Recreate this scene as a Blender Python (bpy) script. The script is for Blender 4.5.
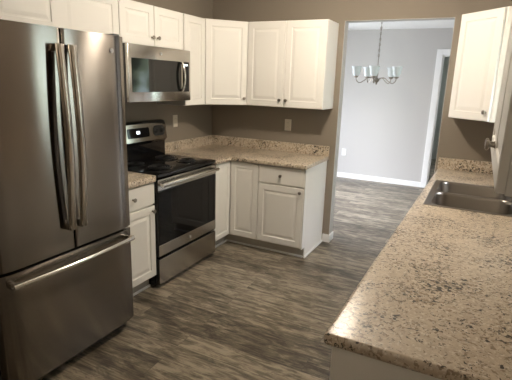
import bpy, bmesh, math, random
from mathutils import Matrix, Vector
random.seed(7)
PI = math.pi
for o in list(bpy.data.objects):
    bpy.data.objects.remove(o)
S = bpy.context.scene
COL = S.collection

# ------------------------------------------------------------------ camera
def make_camera():
    yaw, pitch, roll, f = 0.466, -0.2448, 0.0322, 435.06
    fw = Vector((-math.sin(yaw)*math.cos(pitch), math.cos(yaw)*math.cos(pitch), math.sin(pitch)))
    r = Vector((math.cos(yaw), math.sin(yaw), 0)); u = r.cross(fw)
    r2 = math.cos(roll)*r + math.sin(roll)*u
    u2 = -math.sin(roll)*r + math.cos(roll)*u
    cd = bpy.data.cameras.new('camera'); co = bpy.data.objects.new('camera', cd); COL.objects.link(co)
    cd.sensor_width = 36; cd.lens = f*36/512; cd.clip_start = .05
    m = Matrix((r2, u2, -fw)).transposed().to_4x4(); m.translation = Vector((2.7139, -4.224, 1.6259))
    co.matrix_world = m
    S.camera = co
make_camera()
S.view_settings.view_transform = 'Standard'
S.view_settings.look = 'None'
S.view_settings.gamma = 1
S.view_settings.use_curve_mapping = False
S.view_settings.exposure = 0.0

# ------------------------------------------------------------------ sky seen through the windows
def make_world():
    w = bpy.data.worlds.new('World'); S.world = w; w.use_nodes = True
    nt = w.node_tree; N = nt.nodes; L = nt.links; N.clear()
    tc = N.new('ShaderNodeTexCoord'); sp = N.new('ShaderNodeSeparateXYZ'); L.new(tc.outputs['Generated'], sp.inputs[0])
    sky = N.new('ShaderNodeValToRGB')
    sky.color_ramp.elements[0].position = 0.05; sky.color_ramp.elements[0].color = (.42, .44, .48, 1)
    sky.color_ramp.elements[1].position = 0.6; sky.color_ramp.elements[1].color = (1.7, 1.78, 2.05, 1)
    L.new(sp.outputs['Z'], sky.inputs['Fac'])
    no = N.new('ShaderNodeTexNoise'); no.inputs['Scale'].default_value = 17; no.inputs['Detail'].default_value = 4
    L.new(tc.outputs['Generated'], no.inputs['Vector'])
    lf = N.new('ShaderNodeValToRGB'); e = lf.color_ramp.elements
    e[0].position = .38; e[0].color = (.008, .012, .008, 1); e[1].position = .62; e[1].color = (.34, .42, .46, 1)
    m = e.new(.5); m.color = (.09, .115, .08, 1)
    L.new(no.outputs['Fac'], lf.inputs['Fac'])
    mask = N.new('ShaderNodeMapRange'); mask.inputs[1].default_value = .50; mask.inputs[2].default_value = .70
    mask.inputs[3].default_value = 1; mask.inputs[4].default_value = 0
    L.new(sp.outputs['Z'], mask.inputs[0])
    side = N.new('ShaderNodeMapRange'); side.inputs[1].default_value = -.35; side.inputs[2].default_value = -.05; L.new(sp.outputs['X'], side.inputs[0])
    mul = N.new('ShaderNodeMath'); mul.operation = 'MULTIPLY'; L.new(mask.outputs[0], mul.inputs[0]); L.new(side.outputs[0], mul.inputs[1])
    mask = mul                      # foliage on this side only, raised high to cut the window daylight
    mx = N.new('ShaderNodeMix'); mx.data_type = 'RGBA'
    L.new(mask.outputs[0], mx.inputs['Factor']); L.new(sky.outputs[0], mx.inputs['A']); L.new(lf.outputs[0], mx.inputs['B'])
    bg = N.new('ShaderNodeBackground'); bg.inputs['Strength'].default_value = SKY
    L.new(mx.outputs['Result'], bg.inputs['Color'])
    out = N.new('ShaderNodeOutputWorld'); L.new(bg.outputs[0], out.inputs[0])
SKY = 26.0
LAMP = 405.0
make_world()
def portal(name, loc, rot, sx, sy):
    d = bpy.data.lights.new(name, 'AREA'); d.shape = 'RECTANGLE'; d.size = sx; d.size_y = sy; d.cycles.is_portal = True
    o = bpy.data.objects.new(name, d); COL.objects.link(o); o.location = loc; o.rotation_euler = rot
SW = (-1.13, -.62, 1.10, 2.08)
# window openings: one above the sink, one in the dining room's right wall
DW = [(1.18, 2.0, .25, 2.1)]
XR, XD = 3.0924, 3.0924
LW = (.7, 2.7, .12, 2.15)      # unseen glass door, added on the dining room's left to brighten it evenly
HW = (4.3, 5.6, .9, 2.1)       # unseen hall window, added to brighten the hall
portal('sink_window_daylight', (XR+.12, (SW[0]+SW[1])/2, (SW[2]+SW[3])/2), (0, PI/2, 0), SW[3]-SW[2], SW[1]-SW[0])
for k, (a, b, c, d) in enumerate(DW):
    portal('dining_window_daylight', (XD+.12, (a+b)/2, (c+d)/2), (0, PI/2, 0), d-c, b-a)

portal('dining_window_daylight', (-1.12, (LW[0]+LW[1])/2, (LW[2]+LW[3])/2), (0, -PI/2, 0), LW[3]-LW[2], LW[1]-LW[0])  # daylight through the added glass door on the left
portal('added_hall_window_daylight', (XD+.12, (HW[0]+HW[1])/2, (HW[2]+HW[3])/2), (0, PI/2, 0), HW[3]-HW[2], HW[1]-HW[0])

# ------------------------------------------------------------------ materials
def mat(name):
    m = bpy.data.materials.new(name); m.use_nodes = True
    nt = m.node_tree; b = nt.nodes['Principled BSDF']
    return m, nt.nodes, nt.links, b
def plain(name, col, rough=.5, metal=0, bump=0, bscale=200, coat=0, spec=.5):
    m, N, L, b = mat(name)
    b.inputs['Base Color'].default_value = (*col, 1); b.inputs['Roughness'].default_value = rough
    b.inputs['Metallic'].default_value = metal; b.inputs['Coat Weight'].default_value = coat
    b.inputs['Specular IOR Level'].default_value = spec
    tc = N.new('ShaderNodeTexCoord'); no = N.new('ShaderNodeTexNoise'); no.inputs['Scale'].default_value = bscale
    no.inputs['Detail'].default_value = 3; L.new(tc.outputs['Object'], no.inputs['Vector'])
    mr = N.new('ShaderNodeMapRange'); mr.inputs[3].default_value = max(.02, rough-.03); mr.inputs[4].default_value = rough+.03
    L.new(no.outputs['Fac'], mr.inputs[0]); L.new(mr.outputs[0], b.inputs['Roughness'])
    if bump:
        bp = N.new('ShaderNodeBump'); bp.inputs['Strength'].default_value = bump; bp.inputs['Distance'].default_value = .002
        L.new(no.outputs['Fac'], bp.inputs['Height']); L.new(bp.outputs[0], b.inputs['Normal'])
    return m
def emit(name, col, s):
    m, N, L, b = mat(name)
    b.inputs['Base Color'].default_value = (*col, 1); b.inputs['Emission Color'].default_value = (*col, 1)
    b.inputs['Emission Strength'].default_value = s
    return m
def steel(name, col=(.52, .50, .47), rough=.30, axis=(1, 0, 0), aniso=.8):
    m, N, L, b = mat(name)
    b.inputs['Metallic'].default_value = 1
    tc = N.new('ShaderNodeTexCoord'); mp = N.new('ShaderNodeMapping')
    mp.inputs['Scale'].default_value = (3, 3, 260)
    no = N.new('ShaderNodeTexNoise'); no.inputs['Scale'].default_value = 1; no.inputs['Detail'].default_value = 2
    L.new(tc.outputs['Object'], mp.inputs[0]); L.new(mp.outputs[0], no.inputs['Vector'])
    mr = N.new('ShaderNodeMapRange'); mr.inputs[3].default_value = rough-.006; mr.inputs[4].default_value = rough+.006
    L.new(no.outputs['Fac'], mr.inputs[0]); L.new(mr.outputs[0], b.inputs['Roughness'])
    cr = N.new('ShaderNodeValToRGB'); cr.color_ramp.elements[0].color = (*[c*.99 for c in col], 1); cr.color_ramp.elements[1].color = (*col, 1)
    L.new(no.outputs['Fac'], cr.inputs['Fac']); L.new(cr.outputs[0], b.inputs['Base Color'])
    b.inputs['Anisotropic'].default_value = aniso; b.inputs['Anisotropic Rotation'].default_value = .25
    tg = N.new('ShaderNodeVectorTransform'); tg.vector_type = 'VECTOR'; tg.convert_from = 'OBJECT'; tg.convert_to = 'WORLD'; tg.inputs[0].default_value = axis
    L.new(tg.outputs[0], b.inputs['Tangent'])
    return m
def laminate():
    m, N, L, b = mat('granite_laminate')
    tc = N.new('ShaderNodeTexCoord')
    def noise(sc, det, rgh, off, dist=0):
        mp = N.new('ShaderNodeMapping'); mp.inputs['Location'].default_value = off
        L.new(tc.outputs['Object'], mp.inputs[0])
        n = N.new('ShaderNodeTexNoise'); n.inputs['Scale'].default_value = sc; n.inputs['Detail'].default_value = det
        n.inputs['Roughness'].default_value = rgh; n.inputs['Distortion'].default_value = dist
        L.new(mp.outputs[0], n.inputs['Vector']); return n.outputs['Fac']
    def ramp(fac, p0, p1, c0, c1):
        r = N.new('ShaderNodeValToRGB'); e = r.color_ramp.elements
        e[0].position = p0; e[0].color = c0; e[1].position = p1; e[1].color = c1; L.new(fac, r.inputs['Fac']); return r.outputs[0]
    def mix(f, a, c, k=1.0):
        x = N.new('ShaderNodeMix'); x.data_type = 'RGBA'
        L.new(f, x.inputs['Factor']); L.new(a, x.inputs['A'])
        x.inputs['B'].default_value = (*c, 1); return x.outputs['Result']
    k0, k1 = (0, 0, 0, 1), (1, 1, 1, 1)
    base = ramp(noise(26, 6, .8, (0, 0, 0)), .36, .64, (.46, .372, .278, 1), (.63, .54, .42, 1))
    light = ramp(noise(70, 2, .6, (3, 1, 0)), .55, .62, k0, k1)
    c = mix(light, base, (.68, .61, .515))
    big = noise(5, 2, .5, (9, 4, 2))
    def dens(f, w):
        a = N.new('ShaderNodeMath'); a.operation = 'MULTIPLY_ADD'; a.inputs[1].default_value = w; L.new(big, a.inputs[0]); L.new(f, a.inputs[2]); return a.outputs[0]
    tan = ramp(dens(noise(60, 2, .65, (5, 7, 1), .5), .25), .69, .73, k0, k1)
    c = mix(tan, c, (.29, .215, .145))
    grey = ramp(dens(noise(75, 2, .6, (1, 9, 6), .4), .25), .735, .765, k0, k1)
    c = mix(grey, c, (.24, .19, .14))
    dark = ramp(dens(noise(58, 2, .6, (12, 3, 8), .8), .35), .78, .80, k0, k1)
    c = mix(dark, c, (.05, .04, .032))
    L.new(c, b.inputs['Base Color'])
    b.inputs['Roughness'].default_value = .31; b.inputs['Specular IOR Level'].default_value = .5
    return m
def planks():
    m, N, L, b = mat('vinyl_plank_floor')
    tc = N.new('ShaderNodeTexCoord')
    br = N.new('ShaderNodeTexBrick')
    br.inputs['Scale'].default_value = 1; br.inputs['Brick Width'].default_value = 1.22; br.inputs['Row Height'].default_value = .152
    br.inputs['Mortar Size'].default_value = .0012; br.inputs['Mortar Smooth'].default_value = .1; br.inputs['Bias'].default_value = 0
    br.offset = .37; br.offset_frequency = 2
    br.inputs['Color1'].default_value = (0, 0, 0, 1); br.inputs['Color2'].default_value = (1, 1, 1, 1); br.inputs['Mortar'].default_value = (.5, .5, .5, 1)
    L.new(tc.outputs['Object'], br.inputs['Vector'])
    # grain: long noise along X, shifted per plank
    wn = N.new('ShaderNodeMapping'); wn.inputs['Scale'].default_value = (3.6, 13, 1)
    ad = N.new('ShaderNodeVectorMath'); ad.operation = 'MULTIPLY_ADD'; ad.inputs[1].default_value = (7.3, 3.1, 5.0)
    L.new(br.outputs['Color'], ad.inputs[0]); L.new(tc.outputs['Object'], ad.inputs[2]); L.new(ad.outputs[0], wn.inputs[0])
    n1 = N.new('ShaderNodeTexNoise'); n1.inputs['Scale'].default_value = 1.6; n1.inputs['Detail'].default_value = 7; n1.inputs['Roughness'].default_value = .72
    n1.inputs['Distortion'].default_value = .6
    L.new(wn.outputs[0], n1.inputs['Vector'])
    wn2 = N.new('ShaderNodeMapping'); wn2.inputs['Scale'].default_value = (3, 70, 1); L.new(ad.outputs[0], wn2.inputs[0])
    n2 = N.new('ShaderNodeTexNoise'); n2.inputs['Scale'].default_value = 1.5; n2.inputs['Detail'].default_value = 6; L.new(wn2.outputs[0], n2.inputs['Vector'])
    r = N.new('ShaderNodeValToRGB'); e = r.color_ramp.elements
    e[0].position = .34; e[0].color = (.046, .037, .026, 1); e[1].position = .66; e[1].color = (.32, .275, .205, 1)
    q = e.new(.5); q.color = (.142, .117, .084, 1)
    mixv = N.new('ShaderNodeMath'); mixv.operation = 'MULTIPLY_ADD'; mixv.inputs[1].default_value = .42; L.new(n2.outputs['Fac'], mixv.inputs[0])
    sub = N.new('ShaderNodeMath'); sub.operation = 'MULTIPLY_ADD'; sub.inputs[1].default_value = .16; sub.inputs[2].default_value = -.28
    L.new(br.outputs['Color'], sub.inputs[0])
    su2 = N.new('ShaderNodeMath'); su2.operation = 'ADD'; L.new(sub.outputs[0], su2.inputs[0]); L.new(n1.outputs['Fac'], su2.inputs[1])
    L.new(su2.outputs[0], mixv.inputs[2]); L.new(mixv.outputs[0], r.inputs['Fac'])
    dk = N.new('ShaderNodeMix'); dk.data_type = 'RGBA'; dk.inputs['B'].default_value = (.07, .06, .05, 1)
    L.new(br.outputs['Fac'], dk.inputs['Factor']); L.new(r.outputs[0], dk.inputs['A'])
    L.new(dk.outputs['Result'], b.inputs['Base Color'])
    b.inputs['Roughness'].default_value = .38; b.inputs['Specular IOR Level'].default_value = .4
    bp = N.new('ShaderNodeBump'); bp.inputs['Strength'].default_value = .12; bp.inputs['Distance'].default_value = .002
    L.new(n2.outputs['Fac'], bp.inputs['Height']); L.new(bp.outputs[0], b.inputs['Normal'])
    return m
def window_glass():
    m, N, L, b = mat('window_glass')
    N.remove(b); out = [n for n in N if n.type == 'OUTPUT_MATERIAL'][0]
    t = N.new('ShaderNodeBsdfTransparent'); g = N.new('ShaderNodeBsdfGlossy'); g.inputs['Roughness'].default_value = .01
    fr = N.new('ShaderNodeFresnel'); fr.inputs['IOR'].default_value = 1.3
    mx = N.new('ShaderNodeMixShader'); L.new(fr.outputs[0], mx.inputs[0]); L.new(t.outputs[0], mx.inputs[1]); L.new(g.outputs[0], mx.inputs[2]); L.new(mx.outputs[0], out.inputs[0])
    return m
M = dict(
    wall=plain('taupe_wall_paint', (.245, .208, .166), .75, bump=.15, bscale=260),
    grey=plain('grey_wall_paint', (.50, .485, .46), .75, bump=.12, bscale=260),
    ceil=plain('white_ceiling_paint', (.80, .80, .78), .85, bump=.2, bscale=120),
    trim=plain('white_trim_paint', (.82, .82, .80), .4),
    cab=plain('white_cabinet_finish', (.82, .80, .755), .5, spec=.25),
    cabin=plain('cabinet_underside', (.62, .56, .47), .6),
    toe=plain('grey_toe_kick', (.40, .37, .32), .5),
    lam=laminate(), floor=planks(),
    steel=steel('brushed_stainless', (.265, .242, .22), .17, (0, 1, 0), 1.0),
    steel2=steel('appliance_stainless', (.50, .475, .44), .2),
    handle=plain('handle_steel', (.46, .42, .37), .22, metal=1),
    chrome=plain('polished_steel', (.62, .60, .56), .16, metal=1),
    nickel=plain('brushed_nickel_knob', (.30, .27, .23), .3, metal=1),
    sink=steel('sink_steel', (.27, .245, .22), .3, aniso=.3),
    black=plain('black_enamel', (.006, .006, .007), .12, spec=.4),
    blackglass=plain('black_glass', (.004, .004, .005), .04, spec=.3),
    mwglass=plain('oven_window_glass', (.008, .0075, .007), .03, spec=.42),
    dark=plain('black_plastic', (.012, .012, .012), .45),
    coil=plain('burner_coil', (.02, .02, .021), .4, metal=.4),
    darkgap=plain('dark_grey_case', (.055, .055, .055), .5, metal=.3),
    white=plain('white_outlet_plate', (.85, .85, .83), .4),
    plate=plain('ivory_outlet_plate', (.66, .60, .50), .4),
    slot=plain('outlet_slot', (.10, .09, .08), .5),
    badge=plain('badge_steel', (.75, .74, .72), .25, metal=1),
    badgeface=plain('badge_grey', (.22, .22, .23), .35, metal=.6),
    disp=emit('lit_display', (.85, .93, 1.0), 2.0),
    shade=None, bulb=emit('lamp_globe', (1.0, .87, .71), LAMP), fill_bulb=emit('added_fill_globe', (1.0, .85, .66), LAMP*.3),
    glass=window_glass(),
)
def shade_mat():
    m, N, L, b = mat('frosted_glass_shade')
    b.inputs['Base Color'].default_value = (.78, .85, .85, 1); b.inputs['Roughness'].default_value = .35
    b.inputs['Transmission Weight'].default_value = .0; b.inputs['Subsurface Weight'].default_value = .0
    no = N.new('ShaderNodeTexNoise'); no.inputs['Scale'].default_value = 18; tc = N.new('ShaderNodeTexCoord'); L.new(tc.outputs['Object'], no.inputs['Vector'])
    cr = N.new('ShaderNodeValToRGB'); cr.color_ramp.elements[0].color = (.78, .82, .82, 1); cr.color_ramp.elements[1].color = (.86, .90, .90, 1)
    L.new(no.outputs['Fac'], cr.inputs['Fac'])
    tr = N.new('ShaderNodeBsdfTranslucent'); L.new(cr.outputs[0], tr.inputs['Color']); L.new(cr.outputs[0], b.inputs['Base Color'])
    mx = N.new('ShaderNodeMixShader'); mx.inputs[0].default_value = .45
    out = [n for n in N if n.type == 'OUTPUT_MATERIAL'][0]
    L.new(b.outputs[0], mx.inputs[1]); L.new(tr.outputs[0], mx.inputs[2]); L.new(mx.outputs[0], out.inputs[0])
    return m
M['shade'] = shade_mat()

# ------------------------------------------------------------------ mesh helpers
class MB:
    def __init__(s): s.bm = bmesh.new()
    def box(s, x0, x1, y0, y1, z0, z1, bev=0, seg=2):
        bm = bmesh.new()
        bmesh.ops.create_cube(bm, size=1, matrix=Matrix.Translation(((x0+x1)/2, (y0+y1)/2, (z0+z1)/2)) @ Matrix.Diagonal((abs(x1-x0), abs(y1-y0), abs(z1-z0), 1)))
        if bev: bmesh.ops.bevel(bm, geom=bm.edges[:], offset=bev, segments=seg, affect='EDGES', profile=.5)
        s.add(bm); return s
    def add(s, bm):
        me = bpy.data.meshes.new('t'); bm.to_mesh(me); bm.free(); s.bm.from_mesh(me); bpy.data.meshes.remove(me)
    def prism(s, pts, z0, z1, bev=0, seg=2, mtx=None):
        """polygon pts (x,y) extruded along z"""
        bm = bmesh.new()
        a = [bm.verts.new((p[0], p[1], z0)) for p in pts]; b = [bm.verts.new((p[0], p[1], z1)) for p in pts]
        n = len(pts)
        bm.faces.new(a[::-1]); bm.faces.new(b)
        for i in range(n): bm.faces.new((a[i], a[(i+1) % n], b[(i+1) % n], b[i]))
        bmesh.ops.recalc_face_normals(bm, faces=bm.faces[:])
        if bev: bmesh.ops.bevel(bm, geom=[e for e in bm.edges if e.calc_face_angle(0) > .5], offset=bev, segments=seg, affect='EDGES', profile=.5)
        if mtx: bm.transform(mtx)
        s.add(bm); return s
    def lathe(s, prof, mtx=Matrix(), n=24, closed=False):
        """prof: (r, z) list revolved about z"""
        bm = bmesh.new(); rings = []
        for r, z in prof:
            rings.append([bm.verts.new((max(r, 1e-5)*math.cos(2*PI*k/n), max(r, 1e-5)*math.sin(2*PI*k/n), z)) for k in range(n)])
        pr = list(zip(rings, rings[1:])) + ([(rings[-1], rings[0])] if closed else [])
        for a, b in pr:
            for k in range(n): bm.faces.new((a[k], a[(k+1) % n], b[(k+1) % n], b[k]))
        bmesh.ops.remove_doubles(bm, verts=bm.verts[:], dist=2e-5)
        bmesh.ops.recalc_face_normals(bm, faces=bm.faces[:])
        bm.transform(mtx); s.add(bm); return s
    def tube(s, pts, r, n=10, flat=1.0, up=(0, 0, 1)):
        """swept tube; r may be a list; flat scales the binormal axis"""
        pts = [Vector(p) for p in pts]; bm = bmesh.new(); rings = []
        for i, p in enumerate(pts):
            t = (pts[min(i+1, len(pts)-1)] - pts[max(i-1, 0)]).normalized()
            u = Vector(up); u = (u - t*u.dot(t))
            if u.length < 1e-3: u = Vector((1, 0, 0)) - t*t.x
            u.normalize(); v = t.cross(u); rr = r[i] if isinstance(r, (list, tuple)) else r
            rings.append([bm.verts.new(p + u*math.cos(2*PI*k/n)*rr + v*math.sin(2*PI*k/n)*rr*flat) for k in range(n)])
        for a, b in zip(rings, rings[1:]):
            for k in range(n): bm.faces.new((a[k], a[(k+1) % n], b[(k+1) % n], b[k]))
        bm.faces.new(rings[0][::-1]); bm.faces.new(rings[-1])
        bmesh.ops.recalc_face_normals(bm, faces=bm.faces[:]); s.add(bm); return s
    def panel(s, x0, x1, z0, z1, yb, yf, fr=.056, raised=True, mtx=None):
        """cabinet door/drawer front: back at yb, face at yf (towards -y)"""
        prof = [(0, yb), (0, yf+.003), (.003, yf)]
        if raised: prof += [(fr, yf), (fr+.004, yf+.006), (fr+.013, yf+.0065), (fr+.034, yf+.0015), (fr+.038, yf+.001)]
        bm = bmesh.new(); rings = []
        for i, y in prof:
            rings.append([bm.verts.new(v) for v in ((x0+i, y, z0+i), (x1-i, y, z0+i), (x1-i, y, z1-i), (x0+i, y, z1-i))])
        for a, b in zip(rings, rings[1:]):
            for k in range(4): bm.faces.new((a[k], a[(k+1) % 4], b[(k+1) % 4], b[k]))
        bm.faces.new(rings[0][::-1]); bm.faces.new(rings[-1])
        bmesh.ops.recalc_face_normals(bm, faces=bm.faces[:])
        if mtx: bm.transform(mtx)
        s.add(bm); return s
    def build(s, name, m, parent=None, smooth=False, label=None):
        me = bpy.data.meshes.new(name)
        s.bm.to_mesh(me); s.bm.free()
        me.materials.append(m)
        if smooth:
            me.polygons.foreach_set('use_smooth', [True]*len(me.polygons))
            me.set_sharp_from_angle(angle=math.radians(38))
        o = bpy.data.objects.new(name, me); COL.objects.link(o)
        if parent: o.parent = parent
        if label: o['label'] = label
        return o
def tag(o, label, cat, group=None):
    o['label'] = label; o['category'] = cat
    if group: o['group'] = group
    return o
def thing(name, label, cat, loc=(0, 0, 0), rz=0, group=None):
    o = bpy.data.objects.new(name, None); COL.objects.link(o)
    o.location = loc; o.rotation_euler = (0, 0, rz); o.empty_display_size = .1
    return tag(o, label, cat, group)
def struct(o): o['kind'] = 'structure'; return o
LEFT, BACK, RIGHT = PI/2, 0.0, -PI/2

# ------------------------------------------------------------------ the shell
H = 2.5; YB = -6.0; T = .115; YD = 3.32; XJ0, XJ1, ZH = 1.4624, 2.4116, 2.2004
struct(MB().box(-1.12, XR+.12, YB-.12, 6.7, -.1, 0).build('floor', M['floor']))
struct(MB().box(-1.12, XR+.12, YB-.12, 6.7, H, H+.1).build('ceiling', M['ceil']))
struct(MB().box(-.12, 0, YB, T, 0, H).build('wall_left', M['wall']))
def wall_back():
    m = MB()
    m.box(0, XJ0, 0, T, 0, H); m.box(XJ0, XJ1, 0, T, ZH, H); m.box(XJ1, XR, 0, T, 0, H)
    return struct(m.build('wall_back', M['wall']))
wall_back()
def wall_right():
    m = MB(); a, b, c, d = SW; x0, x1 = XR, XR+.12
    m.box(x0, x1, YB, a, 0, H); m.box(x0, x1, b, T, 0, H); m.box(x0, x1, a, b, 0, c); m.box(x0, x1, a, b, d, H)
    return struct(m.build('wall_right', M['wall']))
wall_right()
struct(MB().box(-.12, XR+.12, YB-.12, YB, 0, H).build('wall_front', M['wall']))
struct(MB().box(XJ0, XJ0+.004, .0, T, .086, ZH).box(XJ1-.004, XJ1, 0, T, .086, ZH).box(XJ0+.004, XJ1-.004, 0, T, ZH-.004, ZH).build('wall_doorway', M['grey']))
# dining room
GX0 = -1.0
def wall_dining_left():
    m = MB(); a, b, c, d = LW; x0, x1 = GX0-.12, GX0
    m.box(x0, x1, T, a, 0, H); m.box(x0, x1, b, YD, 0, H); m.box(x0, x1, a, b, 0, c); m.box(x0, x1, a, b, d, H)
    return struct(m.build('wall_dining_left', M['grey']))
wall_dining_left()
DX0, DX1, DZ = 2.068, 2.86, 2.105
def wall_dining_back():
    m = MB(); m.box(GX0, DX0, YD, YD+T, 0, H); m.box(DX0, DX1, YD, YD+T, DZ, H); m.box(DX1, XD, YD, YD+T, 0, H)
    return struct(m.build('wall_dining_back', M['grey']))
wall_dining_back()
def wall_dining_right():
    m = MB(); x0, x1 = XD, XD+.12; y = T
    for a, b, c, d in DW:
        m.box(x0, x1, y, a, 0, H); m.box(x0, x1, a, b, 0, c); m.box(x0, x1, a, b, d, H); y = b
    m.box(x0, x1, y, YD, 0, H)
    return struct(m.build('wall_dining_right', M['grey']))
wall_dining_right()
struct(MB().box(GX0-.12, -.12, T-.1, T, 0, H).build('wall_dining_near', M['grey']))
# hall beyond the dining room door
def hall():
    m = MB(); m.box(1.2, XD+.12, 6.6, 6.7, 0, H); m.box(1.1, 1.2, YD+T, 6.7, 0, H); 
    a, b, c, d = HW; x0, x1 = XD, XD+.12
    m.box(x0, x1, YD+T, a, 0, H); m.box(x0, x1, b, 6.7, 0, H); m.box(x0, x1, a, b, 0, c); m.box(x0, x1, a, b, d, H)
    return struct(m.build('wall_hall', M['grey']))
hall()
# casing, baseboards
def casing():
    w = .088
    m = MB()
    m.box(DX0-w, DX0, YD-.018, YD, 0, DZ+w, .003); m.box(DX1, DX1+w, YD-.018, YD, 0, DZ+w, .003); m.box(DX0, DX1, YD-.018, YD, DZ, DZ+w, .003)
    m.box(DX0, DX0+.018, YD, YD+T, 0, DZ); m.box(DX1-.018, DX1, YD, YD+T, 0, DZ); m.box(DX0, DX1, YD, YD+T, DZ-.018, DZ)
    return struct(m.build('trim_1', M['trim']))
casing()
def base(name, boxes, hgt=.085):
    m = MB()
    for x0, x1, y0, y1 in boxes: m.box(x0, x1, y0, y1, 0, hgt, .003)
    return struct(m.build(name, M['trim']))
base('baseboard_dining', [(GX0, DX0-.088, YD-.015, YD), (DX1+.088, XD-.001, YD-.015, YD)])
base('baseboard_dining_right', [(XD-.015, XD, T, YD-.02)])
base('baseboard_jamb', [(1.396, XJ0+.013, -.013, 0), (XJ0, XJ0+.013, 0, T+.013), (0, XJ0, T, T+.013)])
base('baseboard_jamb_right', [(XJ1-.013, XJ1, 0, T+.013), (XJ1, XR, T, T+.013)])
base('baseboard_left', [(0, .015, YB, -3.2)])
base('baseboard_right', [(XR-.015, XR, YB, -3.16)])
base('baseboard_front', [(.02, XR-.02, YB, YB+.015)])
# windows
def window(name, x, a, b, c, d, mull=True):
    m = MB(); f = .05; x0, x1 = x+.03, x+.09
    m.box(x0, x1, a, a+f, c, d); m.box(x0, x1, b-f, b, c, d); m.box(x0, x1, a+f, b-f, c, c+f); m.box(x0, x1, a+f, b-f, d-f, d)
    if mull: m.box(x0+.005, x1-.005, a+f, b-f, (c+d)/2-.02, (c+d)/2+.02)
    m.box(x-.02, x+.03, a, b, c-.0, c+.018)
    w = struct(m.build(name, M['trim']))
    g = MB().box(x+.058, x+.062, a+f, b-f, c+f, d-f).build('pane', M['glass'], w)
    return w
window('window_1', XR, *SW)
window('window_2', XD, *DW[0]); window('added_glass_door', GX0-.12, *LW); window('added_hall_window', XD, *HW)  # left glass door and hall window are unseen, added for their daylight

# ------------------------------------------------------------------ cabinet parts (local: x width, wall at y=0, front at -y)
def knob(x, z, yf, parent, mtx=None):
    m = MB(); R = Matrix.Translation((x, yf, z)) @ Matrix.Rotation(PI/2, 4, 'X')
    if mtx: R = mtx @ R
    m.lathe([(0, 0), (.0085, 0), (.0065, .004), (.0055, .012), (.008, .016), (.0145, .019), (.0158, .023), (.0145, .0265), (.008, .0285), (0, .029)], R, 18)
    return m.build('knob', M['nickel'], parent, True)
G = .0025
def door(x0, x1, z0, z1, yb, yf, parent, kx=None, kz=None, mtx=None, fr=.056):
    d = MB().panel(x0+G, x1-G, z0+G, z1-G, yb, yf, fr, True, mtx).build('door', M['cab'], parent)
    if kx is not None: knob(kx, kz, yf, d, mtx)
    return d
def drawer(x0, x1, z0, z1, yb, yf, parent, k=True):
    d = MB().panel(x0+G, x1-G, z0+G, z1-G, yb, yf, .02, False).build('drawer', M['cab'], parent)
    if k: knob((x0+x1)/2, (z0+z1)/2, yf, d)
    return d
ZB, ZT = 1.3895, 2.177
def wall_cab(label, origin, rz, w, z0, z1, doors, depth=.305, group=None):
    """doors: list of (x0, x1, knob side 'l'/'r'/None)"""
    r = thing('wall_cabinet', label, 'cabinet', (*origin, 0), rz, group)
    MB().box(.001, w-.001, -depth, -.001, z0, z1, .0015, 1).build('body', M['cab'], r)
    for x0, x1, k in doors:
        kx = {'l': x0+.033, 'r': x1-.033}.get(k)
        door(x0, x1, z0+.002, z1-.002, -depth-.001, -depth-.021, r, kx, z0+.068, fr=.05 if x1-x0 < .3 else .058)
    return r
CT = .914; BH = .874; TK = .105
def base_cab(label, origin, rz, w, doors, drawers, depth=.59, hollow=False):
    r = thing('base_cabinet', label, 'cabinet', (*origin, 0), rz)
    if hollow:
        b = MB().box(.001, .019, -depth, -.001, TK, BH).box(w-.019, w-.001, -depth, -.001, TK, BH).box(.019, w-.019, -depth, -.001, TK, TK+.018)
        b.box(.019, w-.019, -depth, -depth+.018, TK+.018, BH).box(.019, w-.019, -.013, -.001, TK+.018, BH)
    else: b = MB().box(.001, w-.001, -depth, -.001, TK, BH, .0015, 1)
    b.build('body', M['cab'], r)
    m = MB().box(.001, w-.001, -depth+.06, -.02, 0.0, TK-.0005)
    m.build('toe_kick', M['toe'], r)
    MB().box(.001, w-.001, -depth+.047, -depth+.0595, 0, .02, .004).build('shoe_molding', M['trim'], r)
    for x0, x1, z0, z1, k in doors:
        kx = {'l': x0+.033, 'r': x1-.033}.get(k)
        door(x0, x1, z0, z1, -depth-.001, -depth-.021, r, kx, z1-.04, fr=.045 if x1-x0 < .3 else .055)
    for x0, x1, z0, z1 in drawers: drawer(x0, x1, z0, z1, -depth-.001, -depth-.021, r)
    return r

# left wall, upper row (local x runs along world +y from the origin)
YM0, YM1 = -1.733, -.958; YR1 = -.914                       # microwave / range bay
YF0, YF1 = -3.110, -2.230                      # refrigerator bay
wall_cab('long low white cabinet above the stainless refrigerator', (0, YF0-.05), LEFT, YF1-YF0+.03, 1.872, ZT,
         [(.0, .462, 'r'), (.462, .924, 'l')])
wall_cab('white wall cabinet between the refrigerator and the microwave', (0, YF1-.018), LEFT, YM0-YF1+.016, ZB, ZT, [(0, YM0-YF1+.016, 'r')])
wall_cab('short white two-door cabinet directly above the microwave', (0, YM0), LEFT, YM1-YM0, 1.8665, ZT,
         [(0, .38, 'r'), (.38, .76, 'l')])
wall_cab('narrow tall white wall cabinet right beside the microwave, at the corner cabinet', (0, YM1+.001), LEFT, -.632-YM1, ZB, ZT, [(0, -.632-YM1, 'l')])

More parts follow.
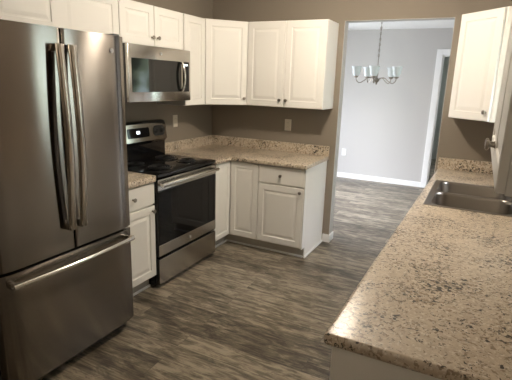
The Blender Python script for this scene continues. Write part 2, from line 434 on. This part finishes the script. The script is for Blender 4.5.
def corner_wall_cab(label, pts, a, b, kside):
    """pts: world outline; a, b: the two ends of the diagonal face (left to right as seen from the room)"""
    r = thing('corner_wall_cabinet', label, 'cabinet', (pts[0][0], pts[0][1], 0))
    ox, oy = pts[0]
    MB().prism([(x-ox, y-oy) for x, y in pts], ZB, ZT, .0015, 1).build('body', M['cab'], r)
    dx, dy = b[0]-a[0], b[1]-a[1]; w = math.hypot(dx, dy); ang = math.atan2(dy, dx)
    mtx = Matrix.Translation((a[0]-ox, a[1]-oy, 0)) @ Matrix.Rotation(ang, 4, 'Z')
    door(.012, w-.012, ZB+.002, ZT-.002, -.001, -.021, r, (w-.045 if kside == 'r' else .045), ZB+.068, mtx)
    return r
e = .001
corner_wall_cab('white diagonal wall cabinet in the corner between range and double-door cabinet',
                [(e, -e), (e, -.63), (.305, -.63), (.61, -.305), (.61, -e)], (.305, -.63), (.61, -.305), 'r')
XU = 1.4092
wall_cab('white two-door wall cabinet on the back wall beside the doorway', (.612, 0), BACK, XU-.612, ZB, ZT,
         [(0, (XU-.612)/2, 'r'), ((XU-.612)/2, XU-.612, 'l')])
corner_wall_cab('white diagonal wall cabinet in the corner above the sink',
                [(XR-e, -e), (XR-.61, -e), (XR-.61, -.305), (XR-.305, -.61), (XR-e, -.61)], (XR-.61, -.305), (XR-.305, -.61), 'r')
YN = -3.11
wall_cab('white wall cabinet seen almost edge-on above the peninsula counter', (XR, -2.25), RIGHT, -2.25-YN, ZB, ZT,
         [(0, .43, 'r'), (.43, .86, 'l')])

# base cabinets
DZ0, DZ1, WZ0, WZ1 = TK+.012, .692, .702, BH-.006
wl = YM0-YF1-.0215
base_cab('white base cabinet between the refrigerator and the range', (0, YF1+.022), LEFT, wl-.004,
         [(0, wl-.004, DZ0, DZ1, 'r')], [(0, wl-.004, WZ0, WZ1)])
def corner_base():
    r = thing('corner_base_cabinet', 'white corner base cabinet with two hinged doors beside the range', 'cabinet', (0, 0, 0))
    D = .59; x1 = .915
    yl = YR1+.003
    MB().prism([(e, -e), (e, yl), (D, yl), (D, -D), (x1, -D), (x1, -e)], TK, BH).build('body', M['cab'], r)
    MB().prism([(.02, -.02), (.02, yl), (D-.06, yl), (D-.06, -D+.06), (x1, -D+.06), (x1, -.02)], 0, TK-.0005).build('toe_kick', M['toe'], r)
    MB().box(D-.0595, D-.047, yl, -D+.06, 0, .02, .004).box(D-.047, x1, -D+.047, -D+.0595, 0, .02, .004).build('shoe_molding', M['trim'], r)
    m = Matrix.Rotation(PI/2, 4, 'Z')
    door(yl, -D-.024, DZ0, BH-.006, -D-.001, -D-.021, r, None, None, m, .045)
    door(D+.024, x1, DZ0, BH-.006, -D-.001, -D-.021, r, None, None, None, .05)
    return r
corner_base()
XE = 1.3933
bc = base_cab('white base cabinet with one drawer at the end of the back counter', (.917, 0), BACK, XE-.917-.012,
         [(0, XE-.917-.012, DZ0, DZ1, 'r')], [(0, XE-.917-.012, WZ0, WZ1)])
MB().box(XE-.917-.012+.0005, XE-.917, -.53, -.015, 0, BH, .001, 1).box(XE-.917-.012+.0005, XE-.917, -.61, -.53, TK, BH, .001, 1).build('end_panel', M['cab'], bc)
MB().box(XE-.917+.0005, XE-.917+.012, -.545, -.015, 0, .022, .004).build('shoe_molding', M['trim'], bc)
XC = 2.3994; XCF = XC+.058
dpt = XR-XCF-.021
# right run, local x runs along world -y
base_cab('white sink base cabinet with two doors below the double sink', (XR, -.565), RIGHT, .955,
         [(0, .477, DZ0, DZ1, 'r'), (.477, .955, DZ0, DZ1, 'l')], [(0, .477, WZ0, WZ1), (.477, .955, WZ0, WZ1)], dpt, True)
base_cab('white base cabinet next to the sink under the long counter', (XR, -1.521), RIGHT, .76,
         [(0, .38, DZ0, DZ1, 'r'), (.38, .76, DZ0, DZ1, 'l')], [(0, .38, WZ0, WZ1), (.38, .76, WZ0, WZ1)], dpt)
pc = base_cab('cream base cabinet below the near end of the long counter', (XR, -2.282), RIGHT, .79,
         [(0, .4, DZ0, DZ1, 'r'), (.4, .79, DZ0, DZ1, 'l')], [(0, .4, WZ0, WZ1), (.4, .79, WZ0, WZ1)], dpt+.045)
MB().box(.7905, .804, -dpt-.065, -.001, 0, BH, .001, 1).build('end_panel', M['cab'], pc)
base_cab('white filler base cabinet between the sink cabinet and the back wall', (XR, -.001), RIGHT, .562,
         [(.25, .562, DZ0, BH-.006, 'r')], [], dpt)

# ------------------------------------------------------------------ countertops
def counter_left():
    r = thing('countertop', 'small speckled laminate countertop between the refrigerator and the range', 'countertop', (0, 0, 0))
    MB().box(.021, .628, YF1+.02, YM0-.001, BH+.001, CT+.010, .008).build('slab', M['lam'], r, True)
    MB().box(.001, .02, YF1+.02, YM0-.001, BH+.001, CT+.1, .003).build('backsplash', M['lam'], r)
counter_left()
def counter_back():
    r = thing('countertop', 'corner speckled laminate countertop running from the range to the doorway', 'countertop', (0, 0, 0))
    y = YR1+.004
    MB().prism([(.021, -.021), (.021, y), (.635, y), (.635, -.635), (XE+.012, -.635), (XE+.012, -.021)], BH+.001, CT, .006).build('slab', M['lam'], r, True)
    MB().box(.001, .02, y, -.021, BH+.001, CT+.1, .003).box(.001, XE+.012, -.02, -.001, BH+.001, CT+.1, .003).build('backsplash', M['lam'], r)
counter_back()
# sink cut-out
SX0, SX1, SY0, SY1 = 2.468, 3.01, -1.42, -.595
def counter_right():
    r = thing('countertop', 'long speckled laminate countertop holding the steel double sink', 'countertop', (0, 0, 0))
    y0, y1 = -3.112, -.021; x0, x1 = XC, XR-.021
    a, b, c, d = SX0+.012, SX1-.012, SY0+.012, SY1-.012
    bm = bmesh.new()
    xs = [x0, a, b, x1]; ys = [y0, c, d, y1]
    def grid(z):
        return [[bm.verts.new((x, y, z)) for y in ys] for x in xs]
    t, u = grid(CT), grid(BH+.001)
    for gdd in (t, u):
        gdd[0][0].co.x -= .010; gdd[0][1].co.x += .012; gdd[0][2].co.x += .024; gdd[0][3].co.x += .032
    for i in range(3):
        for j in range(3):
            if (i, j) == (1, 1): continue
            bm.faces.new((t[i][j], t[i+1][j], t[i+1][j+1], t[i][j+1])); bm.faces.new((u[i][j], u[i][j+1], u[i+1][j+1], u[i+1][j]))
    per = [(0, 0), (1, 0), (2, 0), (3, 0), (3, 1), (3, 2), (3, 3), (2, 3), (1, 3), (0, 3), (0, 2), (0, 1)]
    for k in range(12):
        p, q = per[k], per[(k+1) % 12]; bm.faces.new((t[p[0]][p[1]], u[p[0]][p[1]], u[q[0]][q[1]], t[q[0]][q[1]]))
    inn = [(1, 1), (1, 2), (2, 2), (2, 1)]
    for k in range(4):
        p, q = inn[k], inn[(k+1) % 4]; bm.faces.new((t[p[0]][p[1]], u[p[0]][p[1]], u[q[0]][q[1]], t[q[0]][q[1]]))
    bmesh.ops.recalc_face_normals(bm, faces=bm.faces[:])
    ed = [q for q in bm.edges if q.calc_face_angle(0) > .5 and (all(abs(v.co.x-x0) < .04 for v in q.verts) or all(abs(v.co.y-y0) < 1e-5 for v in q.verts))]
    bmesh.ops.bevel(bm, geom=ed, offset=.014, segments=4, affect='EDGES', profile=.5)
    m = MB(); m.add(bm); m.build('slab', M['lam'], r, True)
    MB().box(XC+.03, XR-.021, -.02, -.001, BH+.001, CT+.1, .003).box(XR-.02, XR-.001, -3.11, -.001, BH+.001, CT+.1, .003).build('backsplash', M['lam'], r)
counter_right()

# ------------------------------------------------------------------ sink
def rrect(x0, x1, y0, y1, r, n=6):
    p = []
    for cx, cy, a in ((x1-r, y1-r, 0), (x0+r, y1-r, PI/2), (x0+r, y0+r, PI), (x1-r, y0+r, 3*PI/2)):
        for k in range(n+1): p.append((cx+r*math.cos(a+PI/2*k/n), cy+r*math.sin(a+PI/2*k/n)))
    return p
def loft(m, rings, cap=True):
    bm = bmesh.new(); R = [[bm.verts.new(p) for p in q] for q in rings]; n = len(R[0])
    for a, b in zip(R, R[1:]):
        for k in range(n): bm.faces.new((a[k], a[(k+1) % n], b[(k+1) % n], b[k]))
    if cap: bm.faces.new(R[-1])
    bmesh.ops.recalc_face_normals(bm, faces=bm.faces[:])
    m.add(bm)
def sink():
    r = thing('kitchen_sink', 'stainless steel double-bowl sink set into the long speckled counter', 'sink', (SX0, SY0, CT))
    w, l = SX1-SX0, SY1-SY0; z = .0045
    mid = l*.5; bowls = [(.04, w-.04, .024, mid-.006), (.04, w-.04, mid+.006, l-.024)]
    # deck: strips round the bowls, rounded inner corners come from the bowl flanges
    m = MB()
    for (b0, b1), bw in zip(((0, mid), (mid, l)), bowls):
        o = rrect(0, w, b0, b1, .003); q = rrect(*bw, .075)
        lo = [(x, y, .0008) for x, y in o]
        hi = [(min(max(x, .004), w-.004), y if abs(y-mid) < .004 else min(max(y, .004), l-.004), z) for x, y in o]
        loft(m, [lo, hi, [(x, y, z) for x, y in q]], False)
    m.build('rim', M['sink'], r)
    for x0, x1, y0, y1 in bowls:
        bowl = MB(); rings = []
        for ins, dz, rr in ((0, z, .075), (.004, z-.004, .073), (.008, -.012, .07), (.016, -.13, .07), (.025, -.155, .065), (.05, -.172, .05)):
            rings.append([(x, y, dz) for x, y in rrect(x0+ins, x1-ins, y0+ins, y1-ins, rr)])
        loft(bowl, rings)
        ob = bowl.build('bowl', M['sink'], r, True)
        MB().lathe([(0, .001), (.02, .001), (.026, .004), (.042, .0045), (.045, 0), (.045, -.004), (0, -.004)], Matrix.Translation(((x0+x1)/2, (y0+y1)/2, -.1715)), 24).build('drain', M['chrome'], ob, True)
sink()

# ------------------------------------------------------------------ refrigerator
def text_mesh(txt, size, depth, mtx):
    c = bpy.data.curves.new('t', 'FONT'); c.body = txt; c.size = size; c.extrude = depth; c.align_x = 'CENTER'; c.align_y = 'CENTER'
    o = bpy.data.objects.new('t', c); COL.objects.link(o)
    dg = bpy.context.evaluated_depsgraph_get(); me = bpy.data.meshes.new_from_object(o.evaluated_get(dg))
    bm = bmesh.new(); bm.from_mesh(me); bm.transform(mtx)
    bpy.data.objects.remove(o); bpy.data.curves.remove(c); bpy.data.meshes.remove(me)
    return bm
def badge(parent, loc, rz, rad):
    """round maker's badge facing local -y after rotation rz"""
    X = Matrix.Translation(loc) @ Matrix.Rotation(rz, 4, 'Z') @ Matrix.Rotation(PI/2, 4, 'X')
    b = MB().lathe([(0, 0), (rad, 0), (rad, .002), (rad*.9, .003), (0, .003)], X, 24).build('badge', M['badgeface'], parent, True)
    m = MB().lathe([(rad*.84, .003), (rad*.84, .0042), (rad*1.0, .0042), (rad*1.0, .002)], X, 24)
    m.add(text_mesh('GE', rad*1.0, .0005, X @ Matrix.Translation((0, 0, .0036))))
    m.build('badge_lettering', M['badge'], b)
    return b
def bowed(y, z0, z1, x, bow, n=14):
    return [(x + bow*math.sin(PI*k/n)**.8, y, z0+(z1-z0)*k/n) for k in range(n+1)]
def fridge():
    w = YF1-YF0; r = thing('refrigerator', 'tall stainless french-door refrigerator with bottom freezer', 'refrigerator', (0, (YF0+YF1)/2, 0))
    h = w/2; zt = 1.848; zs = .707; xb = .775; xf = .842
    MB().box(.04, xb-.012, -h+.004, h-.004, .03, zt-.012, .004).build('case', M['darkgap'], r)
    def slab(y0, y1, z0, z1):
        sag = .0012; n = 40; rad = .010; pts = [(xb, y0), ]
        W = y1-y0
        front = []
        dr_ = .020*((.11-rad)/.11)**2
        for k in range(6): a = -PI/2 + PI/2*k/5; front.append((xf-rad+rad*math.cos(a)-(dr_ if abs(y0+h) < .01 else 0), y0+rad+rad*math.sin(a)))
        for k in range(1, n):
            t = k/n; yy = y0+rad+(W-2*rad)*t; dd = 0
            for edge in (-h, h):
                q = max(0, .11-abs(yy-edge))/.11; dd += .020*q*q
            front.append((xf+sag*math.sin(PI*t)-dd, yy))
        for k in range(6): a = PI/2*k/5; front.append((xf-rad+rad*math.cos(a)-(dr_ if abs(y1-h) < .01 else 0), y1-rad+rad*math.sin(a)))
        return MB().prism([(xb-.008, y0)]+front+[(xb-.008, y1)], z0, z1)
    g = .004
    dl = slab(-h, -g, zs+.008, zt).build('door', M['steel'], r, True)
    dr = slab(g, h, zs+.008, zt).build('door', M['steel'], r, True)
    fz = slab(-h, h, .075, zs-.008).build('freezer_drawer', M['steel'], r, True)
    for d, y in ((dl, -.040), (dr, .034)):
        z0, z1 = .835, 1.77; n = 20; pts = []
        for k in range(n+1):
            t = k/n; pts.append((xf+.032+.022*math.sin(PI*t), y, z0+(z1-z0)*t))
        m = MB().tube(pts, .024, 12, .55, up=(0, 1, 0))
        for zz in (z0+.016, z1-.016): m.box(xf-.002, xf+.043, y-.021, y+.021, zz-.018, zz+.018, .004)
        m.build('handle', M['handle'], d, True, 'bowed bronze-toned bar handle')
    n = 22; pts = []
    z = .652
    for k in range(n+1):
        t = k/n; pts.append((xf+.042+.022*math.sin(PI*t), -h+.04+(2*h-.08)*t, z))
    m = MB().tube(pts, .015, 12, .8)
    for yy in (-h+.052, h-.052): m.box(xf-.004, xf+.046, yy-.014, yy+.014, z-.014, z+.014, .004)
    m.build('handle', M['chrome'], fz, True, 'long bright bar handle')
    MB().box(.1, xb-.02, -h+.012, h-.012, .0, .07).build('grille', M['dark'], r)
    for y in (-h+.05, h-.05): MB().box(xb-.1, xf-.02, y-.025, y+.025, zt-.010, zt+.012, .004).build('hinge_cover', M['darkgap'], r)
    badge(dr, (xf+.0025, h-.115, 1.765), PI/2, .012)
fridge()

# ------------------------------------------------------------------ microwave
def microwave():
    W = YM1-YM0; r = thing('microwave', 'stainless over-range microwave with dark window, below the short cabinet', 'microwave', (0, YM0, 0), LEFT)
    z0, z1 = 1.4435, 1.8645; D = .362; F = .3897
    MB().box(.003, W-.003, -D, -.002, z0+.012, z1, .003).build('body', M['darkgap'], r)
    MB().box(.02, W-.02, -D+.01, -.03, z0, z0+.0115).build('vent_grille', M['dark'], r)
    xd = W*.865
    d = MB().box(.002, W-.002, -F, -D-.0005, z0, z1, .005).build('door', M['steel2'], r, True)
    MB().box(.038, xd-.03, -F-.0025, -F+.001, z0+.075, z1-.098, .001, 1).build('window', M['mwglass'], d)
    MB().box(xd-.006, W-.026, -F-.0025, -F+.001, z0+.075, z1-.098, .001, 1).build('control_panel', M['blackglass'], r)
    MB().box(xd+.014, W-.05, -F-.0036, -F-.0024, z1-.130, z1-.117).build('display', M['disp'], r)
    n = 14; pts = [(xd-.038, -F-.022-.020*math.sin(PI*k/n), z0+.088+(z1-z0-.196)*k/n) for k in range(n+1)]
    m = MB().tube(pts, .0125, 12, .8, up=(1, 0, 0))
    for k in (0, n): m.tube([(xd-.038, -F+.001, pts[k][2]), (xd-.038, -F-.023, pts[k][2])], .0105, 10, 1, up=(1, 0, 0))
    m.build('handle', M['chrome'], d, True, 'curved bright bar handle')
    badge(d, (W*.485, -F-.0005, z1-.05), 0, .013)
microwave()

# ------------------------------------------------------------------ range
def kitchen_range():
    W = YR1-YM0; r = thing('electric_range', 'freestanding electric range with black cooktop and stainless oven front', 'range', (0, YM0, 0), LEFT)
    g = .004; F = .632
    MB().box(g, W-g, -F+.045, -.03, .012, .895, .003).build('body', M['black'], r)
    for x in (.05, W-.05):
        for y in (-.12, -F+.08): MB().lathe([(0, 0), (.018, 0), (.018, .006), (.01, .013), (0, .013)], Matrix.Translation((x, y, 0)), 12).build('foot', M['dark'], r)
    # cooktop pan with a raised lip
    ct = MB().box(g, W-g, -F-.004, -.085, .896, .926, .008, 3).build('cooktop', M['black'], r, True)
    for x, y, R in ((.22, -.47, .10), (.60, -.47, .078), (.22, -.225, .078), (.60, -.225, .10)):
        T_ = Matrix.Translation((x, y, .926))
        b = MB().lathe([(R*.2, .0005), (R*.95, .0005), (R*1.05, .004), (R*1.18, .0045), (R*1.2, .0005)], T_, 36).build('drip_bowl', M['black'], ct, True)
        pts = []; n = 110; turns = 4.2
        for k in range(n+1):
            a = 2*PI*turns*k/n; rr = R*(.16+.80*k/n); pts.append((x+rr*math.cos(a), y+rr*math.sin(a), .936))
        MB().tube(pts, .0052, 6).build('coil', M['coil'], ct, True)
    # backguard
    pr = [(-.0835, .90), (-.0835, 1.055), (-.10, 1.075), (-.105, 1.10), (-.088, 1.225), (-.075, 1.245), (-.05, 1.252), (-.012, 1.252), (-.012, .90)]
    X = Matrix(((0, 0, 1, 0), (1, 0, 0, 0), (0, 1, 0, 0), (0, 0, 0, 1)))      # (y,z,x) -> x,y,z
    MB().prism([(y, z) for y, z in pr], g+.002, W-g-.03, .004, 2, X).build('backguard', M['black'], r, True)
    # stainless fascia with arched top, follows the slanted face
    nrm = Vector((0, -(1.225-1.10), .017)).normalized()
    def on_face(x, s, lift=0):        # s: 0 bottom .. 1 top of the slanted face
        y = -.105+.017*s; z = 1.10+.125*s
        return Vector((x, y-lift*.99, z+lift*.13))
    bm = bmesh.new(); n = 24; rows = []
    for k in range(n+1):
        x = g+.004+(W-2*g-.036)*k/n; tt = 2*k/n-1
        top = 1.06-.17*abs(tt)**3; col = []
        for s in (-.14, 0, .25, .5, .75, top):
            col.append(bm.verts.new(on_face(x, s, .0035)))
        rows.append(col)
    for a, b in zip(rows, rows[1:]):
        for j in range(5): bm.faces.new((a[j], b[j], b[j+1], a[j+1]))
    ret = bmesh.ops.extrude_face_region(bm, geom=bm.faces[:])
    for v in [q for q in ret['geom'] if isinstance(q, bmesh.types.BMVert)]: v.co.y += .005
    bmesh.ops.recalc_face_normals(bm, faces=bm.faces[:])
    m = MB(); m.add(bm); fa = m.build('fascia', M['steel2'], r, True)
    def plate(x0, x1, s0, s1, lift, th=.004, rr=.014):
        bm = bmesh.new()
        P = rrect(x0, x1, s0*.126, s1*.126, min(rr, (s1-s0)*.126/2-.001), 5)
        a = [bm.verts.new(on_face(x, q/.126, lift)) for x, q in P]; b = [bm.verts.new(on_face(x, q/.126, lift+th)) for x, q in P]
        bm.faces.new(a[::-1]); bm.faces.new(b); k = len(P)
        for i in range(k): bm.faces.new((a[i], a[(i+1) % k], b[(i+1) % k], b[i]))
        bmesh.ops.recalc_face_normals(bm, faces=bm.faces[:])
        mm = MB(); mm.add(bm); return mm
    cp = plate(W*.5-.135, W*.5+.135, .14, .80, .0035).build('control_panel', M['blackglass'], r)
    plate(W*.5-.03, W*.5+.012, .40, .60, .0077, .0006, .003).build('display', M['disp'], cp)
    for x0 in (.03, W-.06-.16):
        plate(x0, x0+.16, .12, .86, .0035, .003, .04).build('knob_plate', M['dark'], fa)
        for q in (.042, .118):
            c = on_face(x0+q, .49, .0066)
            Rm = Matrix.Translation(c) @ Vector((0, 0, 1)).rotation_difference(Vector((0, -.99, .13))).to_matrix().to_4x4()
            kb = MB().lathe([(0, 0), (.027, 0), (.026, .006), (.021, .009), (.019, .022), (0, .024)], Rm, 20)
            kk = kb.build('knob', M['dark'], r, True)
    # oven door
    d = MB().box(g, W-g, -F-.002, -F+.042, .262, .885, .004).build('oven_door', M['black'], r, True)
    MB().box(g+.001, W-g-.001, -F-.0045, -F-.0015, .362, .79, .001, 1).build('glass', M['blackglass'], d)
    MB().box(g, W-g, -F-.0055, -F-.0015, .272, .360, .0015, 1).build('trim_strip', M['steel2'], d)
    MB().box(g, W-g, -F-.0055, -F-.0015, .80, .884, .0015, 1).build('top_strip', M['steel2'], d)
    m = MB(); zc = .848
    m.tube([(.008+(W-.034)*k/10, -F-.047-.006*math.sin(PI*k/10), zc) for k in range(11)], .0155, 12, .75)
    for x in (.03, W-.045): m.box(x-.014, x+.014, -F-.046, -F-.005, zc-.013, zc+.013, .004)
    m.build('handle', M['chrome'], d, True, 'bright full-width bar handle')
    badge(d, (W*.5, -F-.005, .316), 0, .014)
    sd = MB().box(g, W-g, -F-.0, -F+.042, .032, .250, .003).build('storage_drawer', M['black'], r, True)
    MB().box(g, W-g, -F-.005, -F-.0005, .038, .243, .0015, 1).build('drawer_front', M['steel2'], sd)
kitchen_range()

# ------------------------------------------------------------------ outlets
def outlet(label, loc, rz, m_='plate'):
    r = thing('wall_outlet', label, 'outlet', loc, rz)
    MB().panel(-.036, .036, -.059, .059, -.001, -.007, .02, False).build('cover_plate', M[m_], r)
    for z in (-.021, .021):
        s = MB().prism(rrect(-.0165, .0165, -.014, .014, .009, 4), 0, .0025, 0, 2, Matrix.Translation((0, -.0068, z)) @ Matrix.Rotation(PI/2, 4, 'X')).build('socket', M[m_], r)
        m = MB()
        for x in (-.0065, .0065): m.box(x-.0012, x+.0012, -.0098, -.0092, z-.003, z+.006)
        m.build('slots', M['slot'], s)
outlet('ivory wall outlet under the two-door cabinet near the doorway', (.939, 0, 1.194), BACK)
outlet('ivory wall outlet above the counter beside the range', (0, -.681, 1.215), LEFT)
outlet('white wall outlet low on the grey dining room wall', (.643, YD, .457), BACK, 'white')

# ------------------------------------------------------------------ chandelier
def chandelier():
    cx, cy, zh = 1.43, 1.75, 1.692
    r = thing('chandelier', 'five-arm nickel chandelier with frosted glass shades in the dining room', 'chandelier', (cx, cy, H))
    D = zh-H
    MB().lathe([(0, 0), (.065, 0), (.062, -.012), (.03, -.03), (.008, -.036), (0, -.036)], Matrix(), 24).build('canopy', M['nickel'], r, True)
    rod = MB().tube([(0, 0, -.03), (0, 0, D+.12)], .0045, 8)
    for k in range(14):
        z = -.06-k*.034
        for q in range(1):
            pts = [(.010*math.cos(a)*(k % 2), .010*math.cos(a)*(1-k % 2), z+.019*math.sin(a)) for a in [2*PI*i/12 for i in range(13)]]
            rod.tube(pts, .003, 6, 1, up=(1, 1, 0))
    rod.build('chain', M['nickel'], r, True)
    MB().lathe([(0, .13), (.008, .125), (.010, .09), (.018, .075), (.012, .06), (.012, .03), (.03, .012), (.036, -.005), (.028, -.022), (.012, -.034), (.014, -.048), (.006, -.06), (0, -.062)], Matrix.Translation((0, 0, D)), 20).build('hub', M['nickel'], r, True)
    R = .268
    for k in range(5):
        a = math.radians(58+72*k); c, s = math.cos(a), math.sin(a)
        P = [(.022, .0), (.053, .022), (.089, .030), (.125, .018), (.16, -.012), (.197, -.036), (.228, -.040), (.254, -.022), (.266, .0), (R, .022)]
        ar = MB().tube([(c*p, s*p, D+q) for p, q in P], .0065, 8).build('arm', M['nickel'], r, True)
        X = Matrix.Translation((c*R, s*R, D+.02))
        MB().lathe([(0, 0), (.014, 0), (.024, .006), (.030, .02), (.027, .03), (0, .03)], X, 16).build('cup', M['nickel'], ar, True)
        MB().lathe([(.026, .024), (.040, .034), (.048, .06), (.050, .09), (.055, .115), (.066, .142), (.069, .148), (.066, .149), (.052, .116), (.047, .09), (.045, .06), (.037, .036), (.024, .027)], X, 24).build('shade', M['shade'], r, True)
chandelier()

# ------------------------------------------------------------------ ceiling lamp (above the frame; lights the kitchen)
def lamp(label, x, y, m):
    r = thing('ceiling_lamp', label, 'lamp', (x, y, H))
    MB().lathe([(0, 0), (.07, 0), (.068, -.018), (.03, -.03), (.012, -.034), (.012, -.05), (.04, -.06), (.044, -.075), (0, -.075)], Matrix(), 32).build('base', M['nickel'], r, True)
    MB().lathe([(.042, -.0755), (.062, -.095), (.072, -.13), (.062, -.167), (.035, -.188), (0, -.194)], Matrix(), 32).build('globe', M[m], r, True)
lamp('warm glowing ceiling lamp between the range and the sink counter', 1.80, -1.42, 'bulb')
lamp('unseen dim fill lamp added on the ceiling to brighten the near end', 2.1, -5.3, 'fill_bulb')  # added lamp, only there to lift the brightness of the near end
